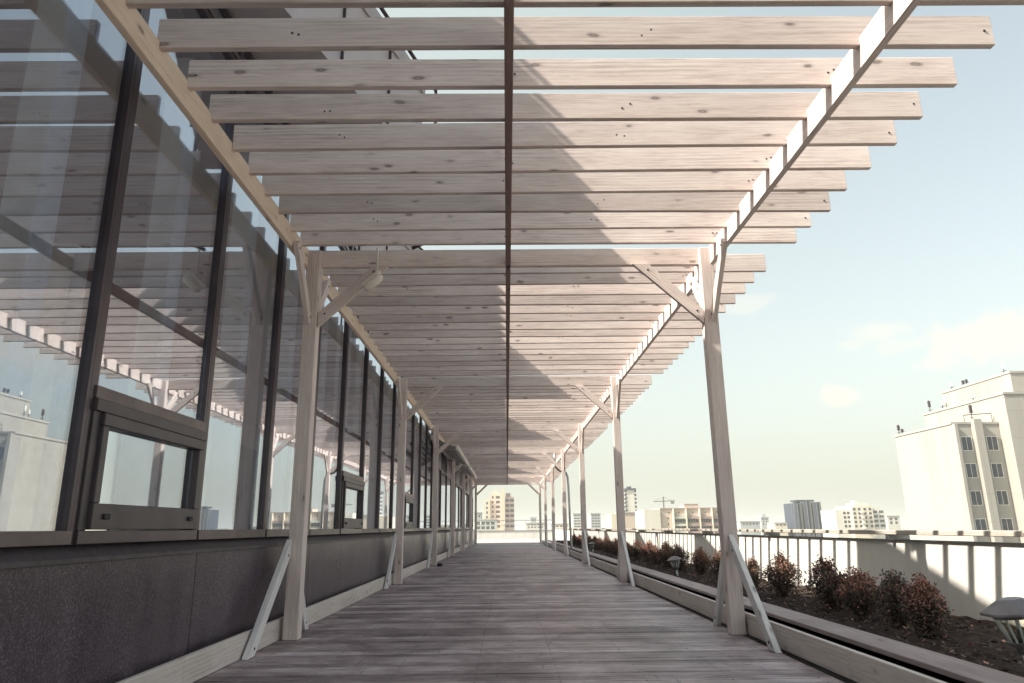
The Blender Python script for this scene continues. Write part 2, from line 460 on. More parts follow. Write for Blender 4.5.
# deck edge boards
def edge_board(name, x0, x1, z0, z1, mat, label, cat, lens=4.05):
    t = thing(name, ((x0+x1)/2, 0, z0), label, cat)
    y = -3.0
    while y < 49.0:
        y2 = min(y+lens, 49.4)
        b = MB(); b.box((0, -(x1-x0)/2, 0), (y2-y-.003, (x1-x0)/2, z1-z0), mat, .004)
        b.build('board', None, t, frame(((x0+x1)/2, y, z0), ((x0+x1)/2, y2, z0)))
        y = y2
    return t
edge_board('skirting_board', -2.185, -2.145, .002, .19, M_SKIRT, 'pale timber skirting board along the deck edge below the dark granite base', 'skirting board')
edge_board('kerb_board', 2.262, 2.302, .002, .19, M_SKIRT, 'pale upright timber board edging the deck on the planter side', 'kerb board')
edge_board('planter_plank', 2.46, 2.74, .165, .20, M_PLANK, 'wide flat grey-brown plank capping the edge of the planter bed', 'plank', 3.2)

# ------------------------------------------------------------------ glazed building on the left
GX = -2.30
bld = thing('glazed_building', (-6, 20, -.14), 'glass-walled rooftop restaurant building with dark mullions on a granite base', 'building')
Y0 = 3.87-1.528*5; NP = 16
GY_END = Y0+1.528*(5+12)     # curtain wall reaches here, doors after
b = MB(); b.box((-9.5, -6, -.13), (-2.6, 49.5, .001)); b.build('floor', M_FLOORIN, bld)
b = MB(); b.box((-9.7, -6, .0), (-9.5, 49.5, .85)); b.box((-9.7, -6, 4.0), (-9.5, 49.5, 4.95)); b.build('inner_wall', M_WALLIN, bld)
for q in range(14):
    ya = -6+q*55.5/14; yb = ya+55.5/14
    b = MB(); b.box((-9.66, ya, .851), (-9.54, ya+.3, 3.999), M_METAL); b.box((-9.62, ya+1.9, .851), (-9.56, ya+1.97, 3.999), M_METAL)
    o = b.build('rear_window', None, bld)
    b = MB(); b.box((-9.60, ya+.301, .851), (-9.59, yb-.001, 3.999)); b.build('pane', M_CLEAR, o)
b = MB(); b.box((-9.5, -6, 4.8), (-2.42, 49.5, 4.95)); b.build('ceiling', M_CEILIN, bld)
b = MB(); b.box((-9.7, 49.5, 0), (-2.3, 49.7, 4.95)); b.build('end_wall', M_WALLIN, bld)
b = MB(); b.box((-9.7, -6.2, 0), (-2.3, -6.0, 4.95)); b.build('end_wall', M_WALLIN, bld)
# granite base panels
y = Y0; k = 0
while y < 48.5:
    y2 = y+1.528*2
    b = MB(); b.box((-2.40, y+.004, -.13), (-2.255, min(y2, 49.5)-.004, .845), M_GRANITE, .002)
    b.build('base_panel', None, bld); y = y2
b = MB(); b.prism([(0, 0), (0, .0)], 0, 0) if False else None
bm = b.bm
for (x, z) in ((-2.50, .846), (-2.235, .846), (-2.235, .87), (-2.31, .935), (-2.50, .935)):
    bm.verts.new((x, -6, z)); 
vs1 = list(bm.verts); vs2 = [bm.verts.new((v.co.x, 49.5, v.co.z)) for v in vs1]
for i in range(5): bm.faces.new((vs1[i], vs1[(i+1) % 5], vs2[(i+1) % 5], vs2[i]))
bm.faces.new(vs1); bm.faces.new(vs2[::-1])
b.build('sill_ledge', M_LEDGE, bld)
# mullions
b = MB(); b.box((GX-.09, -.022, .936), (GX+.022, .022, 5.2), M_METAL, .003); mme = b.mesh('mullion')
for k in range(18):
    put(bpy.data.objects.new('mullion', mme), Matrix.Translation((0, Y0+1.528*k, 0)), bld)
def window(ya, yb, za, zb, fr=.05, name='window'):
    w = MB()
    a, c = ya+.0225, yb-.0225
    x0, x1 = GX-.05, GX+.02
    w.box((x0, a, za), (x1+.015, c, za+fr+.02), M_METAL3, .002); w.box((x0, a, zb-fr), (x1, c, zb), M_METAL, .002)
    w.box((x0, a, za+fr+.02), (x1, a+.025, zb-fr), M_METAL); w.box((x0, c-.025, za+fr+.02), (x1, c, zb-fr), M_METAL)
    o = w.build(name, None, bld)
    g = MB(); g.box((GX-.02, a+.025, za+fr+.02), (GX-.012, c-.025, zb-fr)); g.build('pane', M_GLASS, o)
    return o
def vent(ya, yb):
    za, zb = .938, 1.72
    a, c = ya+.0225, yb-.0225
    w = MB()
    w.box((GX-.05, a, zb-.07), (GX+.05, c, zb-.0015), M_METAL2, .003)
    w.box((GX-.05, a, za), (GX+.04, c, za+.07), M_METAL, .003)
    for (p, q) in ((a, a+.07), (c-.07, c)): w.box((GX-.05, p, za+.07), (GX+.035, q, zb-.07), M_METAL2, .003)
    o = w.build('vent_window', None, bld)
    s = MB(); e = .058
    s.box((GX-.04, a+.074, za+.075), (GX+.06, c-.074, za+.075+.14), M_METAL2, .004)
    s.box((GX-.04, a+.074, zb-.074-e*1.2), (GX+.06, c-.074, zb-.074), M_METAL2, .004)
    for (p, q) in ((a+.074, a+.074+e), (c-.074-e, c-.074)): s.box((GX-.04, p, za+.216), (GX+.058, q, zb-.075-e*1.2), M_METAL2, .004)
    s.build('sash', None, o)
    g = MB(); g.box((GX-.0, a+.133, za+.216), (GX+.008, c-.133, zb-.075-e*1.2)); g.build('pane', M_GLASS, o)
    for yy in (a+.20, c-.20):
        h = MB(); h.box((GX+.0605, yy-.03, za+.13), (GX+.075, yy+.03, za+.16), M_BLACK, .004); h.build('latch', None, o)
for k in range(17):
    ya = Y0+1.528*k; yb = ya+1.528
    if k % 4 == 1:
        vent(ya, yb); window(ya, yb, 1.721, 4.9)
    else: window(ya, yb, .938, 4.9)
    window(ya, yb, 4.901, 5.19, .03, 'top_window')
    # pale fins/columns just inside beside every mullion
    f = MB(); f.box((-2.75, yb-.30, 0.002), (-2.55, yb-.10, 4.79), M_COLIN, .01); f.build('inner_column', None, bld)
for y in range(-3, 48, 6):
    f = MB(); f.box((-6.3, y, 0.002), (-5.8, y+.5, 4.79), M_COLIN, .01); f.build('inner_column', None, bld)
# second stretch: doors and wide windows under the awnings
yy = Y0+1.528*17
ds = [1.5, 1.5, 2.4, 2.4, 2.4, 2.4, 2.4, 2.4, 2.4, 2.4, 2.4, 2.4]
for j, d in enumerate(ds):
    if yy+d > 49.4: break
    put(bpy.data.objects.new('mullion', mme), Matrix.Translation((0, yy+d, 0)), bld)
    window(yy, yy+d, .938, 3.0, .07); 
    w = MB(); w.box((GX-.05, yy+.029, 3.002), (GX+.01, yy+d-.029, 5.19), M_GREYWALL if j % 2 else M_DARKLINE, .003); w.build('spandrel_panel', None, bld)
    yy += d
w = MB(); w.box((GX-.05, yy+.03, .908), (GX+.01, 49.48, 5.19), M_GREYWALL); w.build('spandrel_panel', None, bld)
# saw-tooth upper storey
tips = [7.75+7.9*k for k in range(-1, 6)]
for k, tip in enumerate(tips):
    P = [(-9.6, tip-7.9), (-2.5, tip-7.9), (-2.5, tip-5.0), (-1.0, tip-.002), (-9.6, tip-.002)]
    b = MB(); b.prism(P, 5.2, 6.2, M_GREYWALL)
    # joints between cladding panels, set proud of the slanted face
    A, B = Vector((-2.5, tip-5.0, 0)), Vector((-1.0, tip, 0)); d = (B-A); n = Vector((d.y, -d.x, 0)).normalized()
    for q in (.06, .25, .44, .63, .82):
        p = A+d*q+n*.004
        b.bar(p+Vector((0, 0, 5.22)), p+Vector((0, 0, 6.18)), .014, .05, M_DARKLINE, up=n)
    b.build('upper_wall', None, bld)
    P2 = [(-9.6, tip-7.9+.012), (-2.47, tip-7.9+.012), (-2.47, tip-5.0), (-.97, tip+.01), (-9.6, tip+.01)]
    b = MB(); b.prism([(x, y) for x, y in P2], 6.202, 6.4, M_GREYWALL); b.build('roof_fascia', None, bld)
    b = MB(); o2 = n*.16
    a1 = A+o2+Vector((0, 0, 6.3)); b1 = B+o2+Vector((.0, .10, 6.3))
    b.tube([a1, b1, b1+Vector((.0, .03, -.10)), b1+Vector((0, .03, -2.0)), b1+Vector((-.25, .03, -2.1))], .022, M_DARKLINE, 8)
    for q in (.1, .5, .9):
        p = A+d*q; b.tube([p+Vector((0, 0, 6.3)), p+n*.16+Vector((0, 0, 6.3))], .012, M_DARKLINE, 6)
    b.build('gutter_pipe', None, bld)

# retractable awnings
def awning(y0, y1, label):
    t = thing('awning', (GX+.1, (y0+y1)/2, 3.3), label, 'awning', 'awnings folded above the far windows')
    b = MB(); n = 9
    for i in range(n):
        p = Vector((-2.12, 0, 3.58)).lerp(Vector((-1.5, 0, 3.30)), (i+.5)/n)
        b.bar((p.x, y0, p.z), (p.x, y1, p.z), .0755, .012, M_CREAM if i % 2 else M_LAMPCAP, up=(.41, 0, .91))
    b.build('fabric', None, t)
    b = MB(); b.box((-1.5, y0-.03, 3.22), (-1.40, y1+.03, 3.36), M_CREAM, .02); b.build('front_bar', None, t)
    b = MB(); b.box((-2.24, y0-.05, 3.52), (-2.10, y1+.05, 3.68), M_CREAM, .03); b.build('cassette', None, t)
    for yy in (y0+.15, y1-.15):
        s = 1 if yy < (y0+y1)/2 else -1
        b = MB(); b.tube([(-2.17, yy, 3.45), (-1.85, yy+s*.9, 3.36), (-1.46, yy+s*.1, 3.27)], .025, M_CREAM, 8); b.build('arm', None, t)
awning(21.0, 27.0, 'striped awning folded out over the far windows, the nearer of two')
awning(28.1, 33.8, 'striped awning folded out over the far windows, the farther of two')

# ------------------------------------------------------------------ parapets
pw = thing('parapet_wall', (4.4, 20, -.14), 'cream rendered parapet wall with a timber coping behind the planter', 'parapet wall')
b = MB(); b.box((4.34, -5, -.139), (4.56, 66.4, .82), M_PARAPET, .004); b.build('wall', None, pw)
y = -4.0
while y < 66:
    b = MB(); L = min(3.9, 66.4-y); b.box((0, -.155, -.024), (L-.004, .155, .024), M_COPING, .005)
    b.build('coping_board', None, pw, frame((4.40, y, .903), (4.40, y+1, .903)))
    b = MB(); b.box((4.255, y+.5, .821), (4.50, y+.56, .878), M_STEEL, .003); b.build('bracket', None, pw); y += 3.9
ew = thing('end_parapet', (1, 66.2, -.14), 'low grey-white wall closing the far end of the roof terrace', 'parapet wall')
b = MB(); b.box((-7, 66.1, -.138), (4.33, 66.36, .68), M_PARAPET, .004); b.build('wall', None, ew)
b = MB(); b.box((-7, 66.06, .681), (4.16, 66.4, .75), M_STEEL, .005); b.build('coping', None, ew)
rl = thing('handrail', (1, 66.2, .75), 'thin grey metal handrail on top of the far end wall', 'railing')
b = MB(); b.tube([(-6.9, 66.2, 1.62), (4.1, 66.2, 1.62)], .026, M_STEEL); b.tube([(-6.9, 66.2, 1.2), (4.1, 66.2, 1.2)], .014, M_STEEL); b.build('rail', None, rl)
for x in (-6.8, -4.6, -2.4, -.2, 1.9, 4.0):
    b = MB(); b.tube([(x, 66.2, .751), (x, 66.2, 1.62)], .02, M_STEEL); b.build('post', None, rl)

# ------------------------------------------------------------------ planting
def leaf(bm, c, n, s, mi, r):
    u = n.orthogonal().normalized(); u.rotate(Matrix.Rotation(r.random()*6.28, 3, n)); v = n.cross(u)
    w = n*s*.25
    p = [c-u*s, c+v*s*.48-w, c+u*s, c-v*s*.48-w]
    f = bm.faces.new([bm.verts.new(q) for q in p]); f.material_index = mi
def bush_mesh(seed, red, H=.52, Wd=.25):
    r = random.Random(seed); b = MB(); mr = b._mi(M_LEAFR); mg = b._mi(M_LEAFG)
    shoots = []
    for i in range(42):
        a = r.random()*6.28; q = r.random()**.6
        top = Vector((math.cos(a)*Wd*q*r.uniform(.7, 1.05), math.sin(a)*Wd*q*r.uniform(.7, 1.05), H*(1.0-.42*q*q)*r.uniform(.84, 1.03)))
        shoots.append((Vector((top.x*.25, top.y*.25, .05)), top))
    for (p, q) in shoots:
        L = (q-p).length
        for j in range(int(150*L/.5)):
            t = r.random()**.7
            c = p.lerp(q, t); sp = .05*(1.1-t*.65)
            bulge = Vector((c.x, c.y, 0))*(.35*math.sin(t*3.14))
            c = c+bulge+Vector((r.gauss(0, sp), r.gauss(0, sp), r.gauss(0, sp*.8)))
            if c.z < .02: continue
            n = Vector((r.gauss(0, 1)+c.x*3, r.gauss(0, 1)+c.y*3, r.gauss(.5, .8))).normalized()
            pr = red*max(0, min(1, (c.z/H-.35)*1.8))+.08
            leaf(b.bm, c, n, r.uniform(.010, .019), mr if r.random() < pr else mg, r)
    fo = b.mesh('foliage')
    s = MB()
    for (p, q) in shoots[::2]:
        s.tube([(p.x*.3, p.y*.3, 0), p, p.lerp(q, .6), q*.93], [.009, .007, .004, .002], M_STEM, 5)
    return fo, s.mesh('stems')
KINDS = [bush_mesh(1, .55, .50, .22), bush_mesh(2, .3, .50, .23), bush_mesh(3, .75, .50, .22), bush_mesh(4, .08, .55, .24), bush_mesh(5, .7, .52, .20)]
BY = [(6.02, 4, 3.33), (6.62, 3, 3.46), (7.3, 2, 3.44), (8.1, 1, 3.49), (9.4, 0, 3.47), (10.7, 1, 3.52), (12.0, 0, 3.49), (13.7, 2, 3.57), (14.9, 3, 3.47), (16.1, 4, 3.49),
      (17.3, 0, 3.47), (18.4, 2, 3.52), (19.7, 1, 3.47), (21.1, 0, 3.47), (22.3, 4, 3.47), (23.6, 2, 3.47), (25.0, 1, 3.47), (26.3, 0, 3.52), (27.8, 2, 3.47), (29.3, 3, 3.47), (31, 0, 3.47), (33, 1, 3.47), (35, 2, 3.47), (38, 0, 3.47)]
ORD = ['first', 'second', 'third', 'fourth', 'fifth', 'sixth', 'seventh', 'eighth', 'ninth', 'tenth', 'eleventh', 'twelfth', 'thirteenth', 'fourteenth', 'fifteenth', 'sixteenth',
       'seventeenth', 'eighteenth', 'nineteenth', 'twentieth', 'twenty-first', 'twenty-second', 'twenty-third', 'twenty-fourth']
DESC = ['russet-topped', 'dark brownish', 'reddish', 'dark green', 'slim orange-red']
for i, (y, k, x) in enumerate(BY):
    s = (.88, .90, 1.0)[i] if i < 3 else 1.0+.12*math.sin(i*2.3)
    t = thing('shrub', (x, y, .11), f'{DESC[k]} leafy shrub, {ORD[i]} in the planter row counting from the nearest lantern', 'shrub', 'shrubs in the planter row')
    M = Matrix.Translation((x, y, .11)) @ Matrix.Rotation(i*1.9, 4, 'Z') @ Matrix.Diagonal((s, s, s*(1+.06*math.cos(i*1.7)), 1))
    put(bpy.data.objects.new('foliage', KINDS[k][0]), M, t)
    put(bpy.data.objects.new('stems', KINDS[k][1]), M, t)

# garden lanterns
LT = thing('garden_lantern', (2.99, 4.36, .10), 'flared garden lantern with dark hipped cap, the large one nearest in the planter', 'lantern', 'garden lanterns in the planter')
o0 = Matrix.Translation((2.99, 4.36, .10)) @ Matrix.Rotation(R(-8), 4, 'Y')
b = MB(); b.lathe([(.165, .395), (.175, .40), (.172, .412), (.075, .468), (.06, .474)], M_LAMPCAP, 8, R(22.5)); b.lathe([(.118, .375), (.12, .394)], M_LAMPCAP, 16); b.build('cap', None, LT, o0)
b = MB(); b.lathe([(.058, .245), (.105, .374)], M_CLEAR, 24, 0, True); b.build('glass_shade', None, LT, o0)
b = MB()
for k in range(12):
    a = k*math.pi/6; b.tube([(.062*math.cos(a), .062*math.sin(a), .238), (.111*math.cos(a), .111*math.sin(a), .378)], .006, M_POLEW, 6)
b.build('cage', None, LT, o0)
b = MB(); b.lathe([(.012, .245), (.03, .25), (.034, .275), (.02, .29), (.012, .31)], M_LAMPCAP, 12, 0, True); b.build('bulb_holder', None, LT, o0)
b = MB(); b.lathe([(.03, .17), (.04, .175), (.045, .215), (.072, .222), (.076, .238), (.06, .244)], M_LAMPCAP, 16); b.build('collar', None, LT, o0)
b = MB(); b.lathe([(.024, -.02), (.024, .172)], M_POLEW, 12, 0, True); b.lathe([(.035, .0), (.035, .02)], M_POLEW, 12); b.build('pole', None, LT, o0)
dup_tree(LT, Matrix.Translation((3.04, 13.3, .10)) @ Matrix.Scale(.78, 4), 'small flared garden lantern among reddish shrubs beyond the nearest right-hand post')
dup_tree(LT, Matrix.Translation((3.04, 26.2, .10)) @ Matrix.Scale(.78, 4), 'tiny far garden lantern at the left end of the visible shrub row')

# lamp on the first left brace
t = thing('brace_lamp', (-1.43, 7.08, 3.45), 'small cream bulkhead lamp fixed at the upper end of the nearest left brace', 'lamp')
d = Vector((.72, 0, .69)).normalized()
b = MB(); b.bar(Vector((-1.50, 7.03, 3.44)), Vector((-1.50, 7.03, 3.44))+d*.26, .05, .05, M_CREAM, bevel=.015); b.build('back_plate', None, t)
b = MB(); q = Vector((-1.455, 7.01, 3.405)); b.tube([q, q+d*.03, q+d*.2, q+d*.23], [.02, .045, .045, .02], M_CREAM, 12); b.build('diffuser', None, t)
b = MB(); b.tube([(-1.36, 7.12, 3.6), (-1.36, 7.12, 3.92)], .011, M_CREAM, 8); b.build('conduit', None, t)

# bent pipe beside fourth post on the right
b = MB(); pts = [(2.42, 27.7, .0), (2.42, 27.7, .12), (2.40, 27.7, .4), (2.36, 27.7, 2.5), (2.34, 27.7, 2.85), (2.28, 27.7, 3.02), (2.15, 27.7, 3.06), (2.0, 27.7, 3.12), (1.9, 27.7, 3.25), (1.86, 27.7, 3.45), (1.86, 27.7, 3.84)]
b.tube(pts, .045, M_STEEL, 10)
tag(b.build('bent_pipe'), 'slim grey bent pipe rising beside the fourth right-hand pergola post', 'pipe')
b = MB(); r = random.Random(5)
b.lathe([(.02, 0), (.075, .005), (.085, .04), (.06, .08), (.02, .09)], M_BLACK, 9, 0, True)
tag(b.build('dark_lump', None, None, Matrix.Translation((-1.84, 20.2, .001))), 'small black lump lying on the deck beside the third left post', 'lump')

# ------------------------------------------------------------------ the city
def win_mesh(w, h, mull=1, fm=M_FRAMEW, gm=M_DARKGLASS):
    b = MB(); t = .06*max(1, w/2)
    b.box((-w/2, -.012, -h/2), (w/2, .06, h/2), gm)
    for s in (-1, 1):
        b.box((s*w/2-t/2, -.04, -h/2-t/2), (s*w/2+t/2, .05, h/2+t/2), fm)
        b.box((-w/2+t/2, -.04, s*h/2-t/2), (w/2-t/2, .05, s*h/2+t/2), fm)
    for k in range(mull): 
        x = -w/2+w*(k+1)/(mull+1); b.box((x-t/3, -.03, -h/2+t/2), (x+t/3, .05, h/2-t/2), fm)
    return b.mesh('window')
def winrow(par, me, xs, y, zs, face='-Y'):
    for x in xs:
        for z in zs:
            if face == '-Y': M = Matrix.Translation((x, y, z))
            else: M = Matrix.Translation((y, x, z)) @ Matrix.Rotation(R(-90), 4, 'Z')
            put(bpy.data.objects.new('window', me), M, par)
G = -36.
GB = 'distant city buildings'
def lin(a, b, n): return [a+(b-a)*(i+.5)/n for i in range(n)]

# big white tower on the right
tw = thing('white_office_tower', (60, 85, G), 'large stepped white concrete tower with roof antennas at the right edge', 'building')
b = MB(); b.box((50.5, 80, G), (55.9, 92, 11.8), M_TOWERW); b.box((50.4, 79.9, 11.801), (55.89, 92.1, 12.05), M_TOWERSIDE); b.build('front_wing', None, tw)
b = MB(); b.box((55.901, 78.3, G), (68, 94, 14.9), M_TOWERW); b.box((55.8, 78.2, 14.901), (68, 94.1, 15.15), M_TOWERSIDE); b.build('main_block', None, tw)
b = MB(); b.box((60.5, 83, 15.151), (80, 96.6, 18.3), M_TOWERW); b.box((60.4, 82.9, 18.301), (80, 96.7, 18.55), M_TOWERSIDE); b.build('penthouse', None, tw)
b = MB(); b.box((52.7, 79.35, G), (53.6, 79.99, 12.3), M_TOWERW); b.build('pilaster', None, tw)
b = MB(); b.box((50.5, 79.45, G), (50.85, 79.99, 11.8), M_TOWERW); b.build('pilaster', None, tw)
b = MB(); b.tube([(53.8, 79.9, G), (53.8, 79.9, 12.1)], .05, M_DARKLINE, 6); b.build('downpipe', None, tw)
wm = win_mesh(1.2, 1.55); 
for fl in range(7): 
    z = 9.6-3.0*fl
    for x in (51.9, 54.8):
        put(bpy.data.objects.new('window', wm), Matrix.Translation((x, 80.0, z)), tw)
    put(bpy.data.objects.new('window', wm), Matrix.Translation((59.0, 78.3, z+.1)), tw)
    put(bpy.data.objects.new('window', wm), Matrix.Translation((62.4, 78.3, z+.1)), tw)
ra = random.Random(9)
for (x, y, z, h) in ((50.8, 91.5, 12.05, 1.3), (50.9, 90.9, 12.05, .7), (56.2, 93, 15.15, 1.6), (56.2, 90.2, 15.15, 1.1), (56.1, 89.2, 15.15, 1.5), (60.9, 95, 18.55, 1.0), (60.9, 92.5, 18.55, .8), (60.9, 91.8, 18.55, .8), (60.9, 84.5, 18.55, 1.2), (53.2, 80.3, 12.3, 1.8), (56.2, 84, 15.15, .7)):
    b = MB(); b.tube([(x, y, z), (x, y, z+h)], .05, M_DARKLINE, 6); b.box((x-.14, y-.12, z+h*.45), (x+.14, y+.12, z+h*.95), ra.choice((M_FRAMEW, M_DARKLINE)), .02)
    b.tube([(x, y-.5, z+.3), (x, y+.4, z+.3)], .03, M_DARKLINE, 6); b.build('antenna', None, tw)
b = MB(); b.tube([(52.4, 80.5, 12.0), (52.4, 80.5, 12.9), (55.6, 80.5, 13.1), (55.6, 80.5, 12.1)], .05, M_DARKLINE, 6); b.build('roof_rail', None, tw)

C = lambda n, c, **k: plaster(n, c, .15, .05, **k)
c_pink = C('pinkish_facade', (.62, .46, .38)); c_cream = C('cream_facade', (.58, .52, .41)); c_beige = C('beige_facade', (.50, .42, .345))
c_white = C('white_facade', (.58, .55, .48)); c_grey = C('grey_facade', (.40, .41, .41)); c_green = C('greenish_facade', (.50, .52, .44)); c_blue = C('blue_grey_facade', (.055, .065, .09)); c_brown = C('brown_facade', (.36, .27, .25))

t = thing('residential_tower', (-4, 425, G), 'tall pink and cream residential tower straight beyond the far end of the deck', 'building')
b = MB(); b.box((-13.2, 420, G), (-9.71, 436, 16.8), c_cream); b.build('wing', None, t)
b = MB(); b.box((-9.7, 421, G), (-3.41, 438, 20.0), c_pink); b.box((-8.5, 423, 20.001), (-5, 430, 21.6), c_pink); b.build('wing', None, t)
b = MB(); b.box((-3.4, 417, G), (-1.1, 432, 21.8), c_cream); b.box((-3.1, 418, 21.801), (-1.6, 424, 23), c_pink); b.build('stair_shaft', None, t)
b = MB(); b.box((-1.09, 420, G), (4.2, 436, 18.2), c_pink); b.box((-.6, 421, 18.201), (2.2, 428, 20.4), c_brown); b.build('wing', None, t)
wm2 = win_mesh(1.1, 1.4, 0, M_FRAMEW, M_DARKGLASS); wm3 = win_mesh(2.2, 1.5, 1, c_brown, M_DARKGLASS)
winrow(t, wm2, lin(-9.2, -7.2, 1), 421, lin(.4, 19.4, 7)); winrow(t, wm3, [-5.2], 421, lin(.4, 19.4, 7)); winrow(t, wm3, [.2, 2.9], 420, lin(.4, 17.6, 6)); winrow(t, wm2, [-11.5], 420, lin(.4, 16, 6))

def simple(name, label, x0, x1, y0, dep, zt, wall, cols, rows, me, z0=-1, cap=None, extra=None, cat='building', edge=.08):
    t = thing(name, ((x0+x1)/2, y0, G), label, cat, GB)
    b = MB(); b.box((x0, y0, G), (x1, y0+dep, zt), wall); 
    b.box((x0-.2, y0-.25, zt+.001), (x1+.2, y0+dep+.2, zt+.35), cap or M_TOWERSIDE); b.build('block', None, t)
    if cols: winrow(t, me, lin(x0+edge*(x1-x0), x1-edge*(x1-x0), cols), y0, lin(z0, zt-.3, rows))
    if extra: extra(t)
    return t
simple('low_block', 'low greenish building in front of the pink residential tower', -11.7, -3.6, 260, 14, 3.6, c_green, 4, 2, win_mesh(1.3, 1.1, 1), .3)
simple('office_block', 'small grey block just left of the pink residential tower', -14.8, -11.6, 330, 12, 7.5, c_grey, 2, 3, win_mesh(.9, 1.1, 0), .5)
def wt(t):
    b = MB(); b.box((16.2, 501, 4.0), (19.8, 504, 6.8), c_grey); b.box((15.6, 500.5, 6.801), (20.6, 504.5, 8.0), c_grey); b.build('roof_tank', None, t)
simple('pale_block', 'hazy pale block with a roof tank, far between the end posts', 12.5, 25.9, 500, 15, 3.8, c_white, 5, 2, win_mesh(1.5, 1.0, 1), .3, extra=wt)
simple('slab_block', 'pale grey far slab with stripes of windows left of two', 46.8, 54.6, 520, 15, 10, c_white, 3, 5, win_mesh(1.9, 1.0, 1, c_grey), .3)
simple('slab_block', 'darker grey far slab right of its pale neighbour', 54.9, 61.5, 480, 15, 9.2, c_grey, 3, 5, win_mesh(1.5, 1.0, 1, c_white), .3)
t = thing('apartment_tower', (68, 400, G), 'slim far tower with rows of balconies on both sides', 'building', GB)
b = MB(); b.box((66.3, 400, G), (70.3, 412, 20.4), c_white); b.box((65.2, 399.4, 20.401), (71.4, 412.5, 21.3), c_blue); b.box((67.2, 402, 21.301), (69.2, 407, 22.4), c_blue); b.build('block', None, t)
for zz in lin(-1, 20.2, 10):
    for xx in (65.65, 70.95):
        b = MB(); b.box((xx-.62, 399.6, zz-.1), (xx+.62, 408, zz+.12), c_white); b.box((xx-.55, 400.2, zz+.121), (xx+.55, 407, zz+1.25), c_blue); b.build('balcony', None, t)
simple('beige_block', 'beige block with a pale gable left of the long balconied block', 38.0, 45.3, 240, 14, 5.2, c_beige, 0, 0, None, extra=lambda t: (winrow(t, win_mesh(1.0, .8, 0), [43.7], 240, [1.4, 3.1]), MB().box((34.2, 240.02, G), (37.99, 253, 4.9), c_cream).build('gable', None, t)))
# long balconied block
t = thing('balcony_block', (48, 200, G), 'long cream apartment block with glazed balconies and a crane behind it', 'building', GB)
b = MB(); b.box((37.6, 200, G), (42.0, 214, 5.3), c_white); b.build('block', None, t)
b = MB(); b.box((42.01, 200.6, G), (60.2, 214, 5.5), c_beige); b.box((42.0, 200.3, 5.501), (60.4, 214.2, 5.75), c_brown); b.build('block', None, t)
b = MB(); b.box((49.2, 202, 5.751), (53.1, 208, 6.7), c_beige); b.box((49.1, 201.9, 6.701), (53.3, 208.1, 6.85), c_brown); b.build('penthouse', None, t)
for x in (45.6, 49.1, 52.8, 56.2, 59.4):
    b = MB(); b.box((x-.13, 199.4, G), (x+.13, 200.59, 5.49), c_cream); b.build('fin', None, t)
bal = win_mesh(2.9, .95, 3, c_cream); sm = win_mesh(.5, .6, 0)
winrow(t, bal, [47.4, 51.0, 54.5, 57.8], 200.5, [-1.6, .3, 2.3]); winrow(t, sm, [44.5, 47.3, 51, 54.5, 57.8], 200.6, [4.5]); winrow(t, sm, [44.2], 200.6, [-.2, 1.4, 3.0])
for x in (47.4, 51.0, 54.5, 57.8):
    for z in (-.75, 1.2, 3.15):
        b = MB(); b.box((x-1.5, 199.7, z-.28), (x+1.5, 200.3, z+.28), c_green if x < 50 else c_brown); b.build('balcony', None, t)
# crane
t = thing('tower_crane', (96, 450, G), 'tiny far construction crane above the long balconied block', 'crane', GB)
b = MB(); b.bar((97, 450, G), (97, 450, 18.5), .7, .7, M_LAMPCAP, up=(0, 1, 0)); b.build('mast', None, t)
b = MB(); b.bar((90.7, 450, 15.6), (104, 450, 16.0), .35, .5, M_LAMPCAP); b.bar((97, 450, 18.4), (91.5, 450, 15.8), .12, .12, M_LAMPCAP); b.bar((97, 450, 18.4), (102.5, 450, 16.1), .12, .12, M_LAMPCAP); b.build('jib', None, t)
b = MB(); b.box((101.5, 449.5, 14.2), (103.5, 450.5, 15.6), M_LAMPCAP); b.build('counterweight', None, t)
simple('low_office', 'low grey-brown far block with a dark roof right of the nearest post', 127.5, 138.5, 400, 14, 2.6, c_grey, 5, 1, win_mesh(1.2, 1.0, 1), .6, cap=c_brown)
simple('narrow_tower', 'small narrow far tower beside the low grey-brown block', 156.4, 161.2, 450, 10, 5.2, c_grey, 2, 3, win_mesh(1.0, 1.0, 0), .6, extra=lambda t: MB().box((157.6, 451, 5.56), (160, 456, 7.2), c_grey).build('lift_house', None, t))
# dark ribbed tower
t = thing('ribbed_tower', (144.7, 350, G), 'dark blue-grey tower of three ribbed bulging bays on the skyline', 'building', GB)
for k, (xa, xb, zt) in enumerate(((137.8, 142.3, 10.9), (142.4, 147.0, 11.6), (147.1, 151.7, 11.3))):
    b = MB(); cx = (xa+xb)/2; n = 9; poly = [(xb, 362), (xa, 362)]
    for i in range(n+1):
        a = math.pi*(1+i/n); poly.append((cx+(xb-xa)/2*math.cos(a), 352+2.2*math.sin(a)))
    b.prism(poly, G, zt, c_blue)
    for i in range(0, n+1, 2):
        a = math.pi*(1+i/n); x = cx+(xb-xa)/2*1.0*math.cos(a); y = 352+2.3*math.sin(a)
        b.box((x-.16, y-.25, G+.1), (x+.16, y+.05, zt+.15), M_STEEL)
    b.build('bay', None, t)
b = MB(); b.box((140.5, 353, 11.7), (149.5, 360, 12.5), c_blue); b.build('roof_house', None, t)
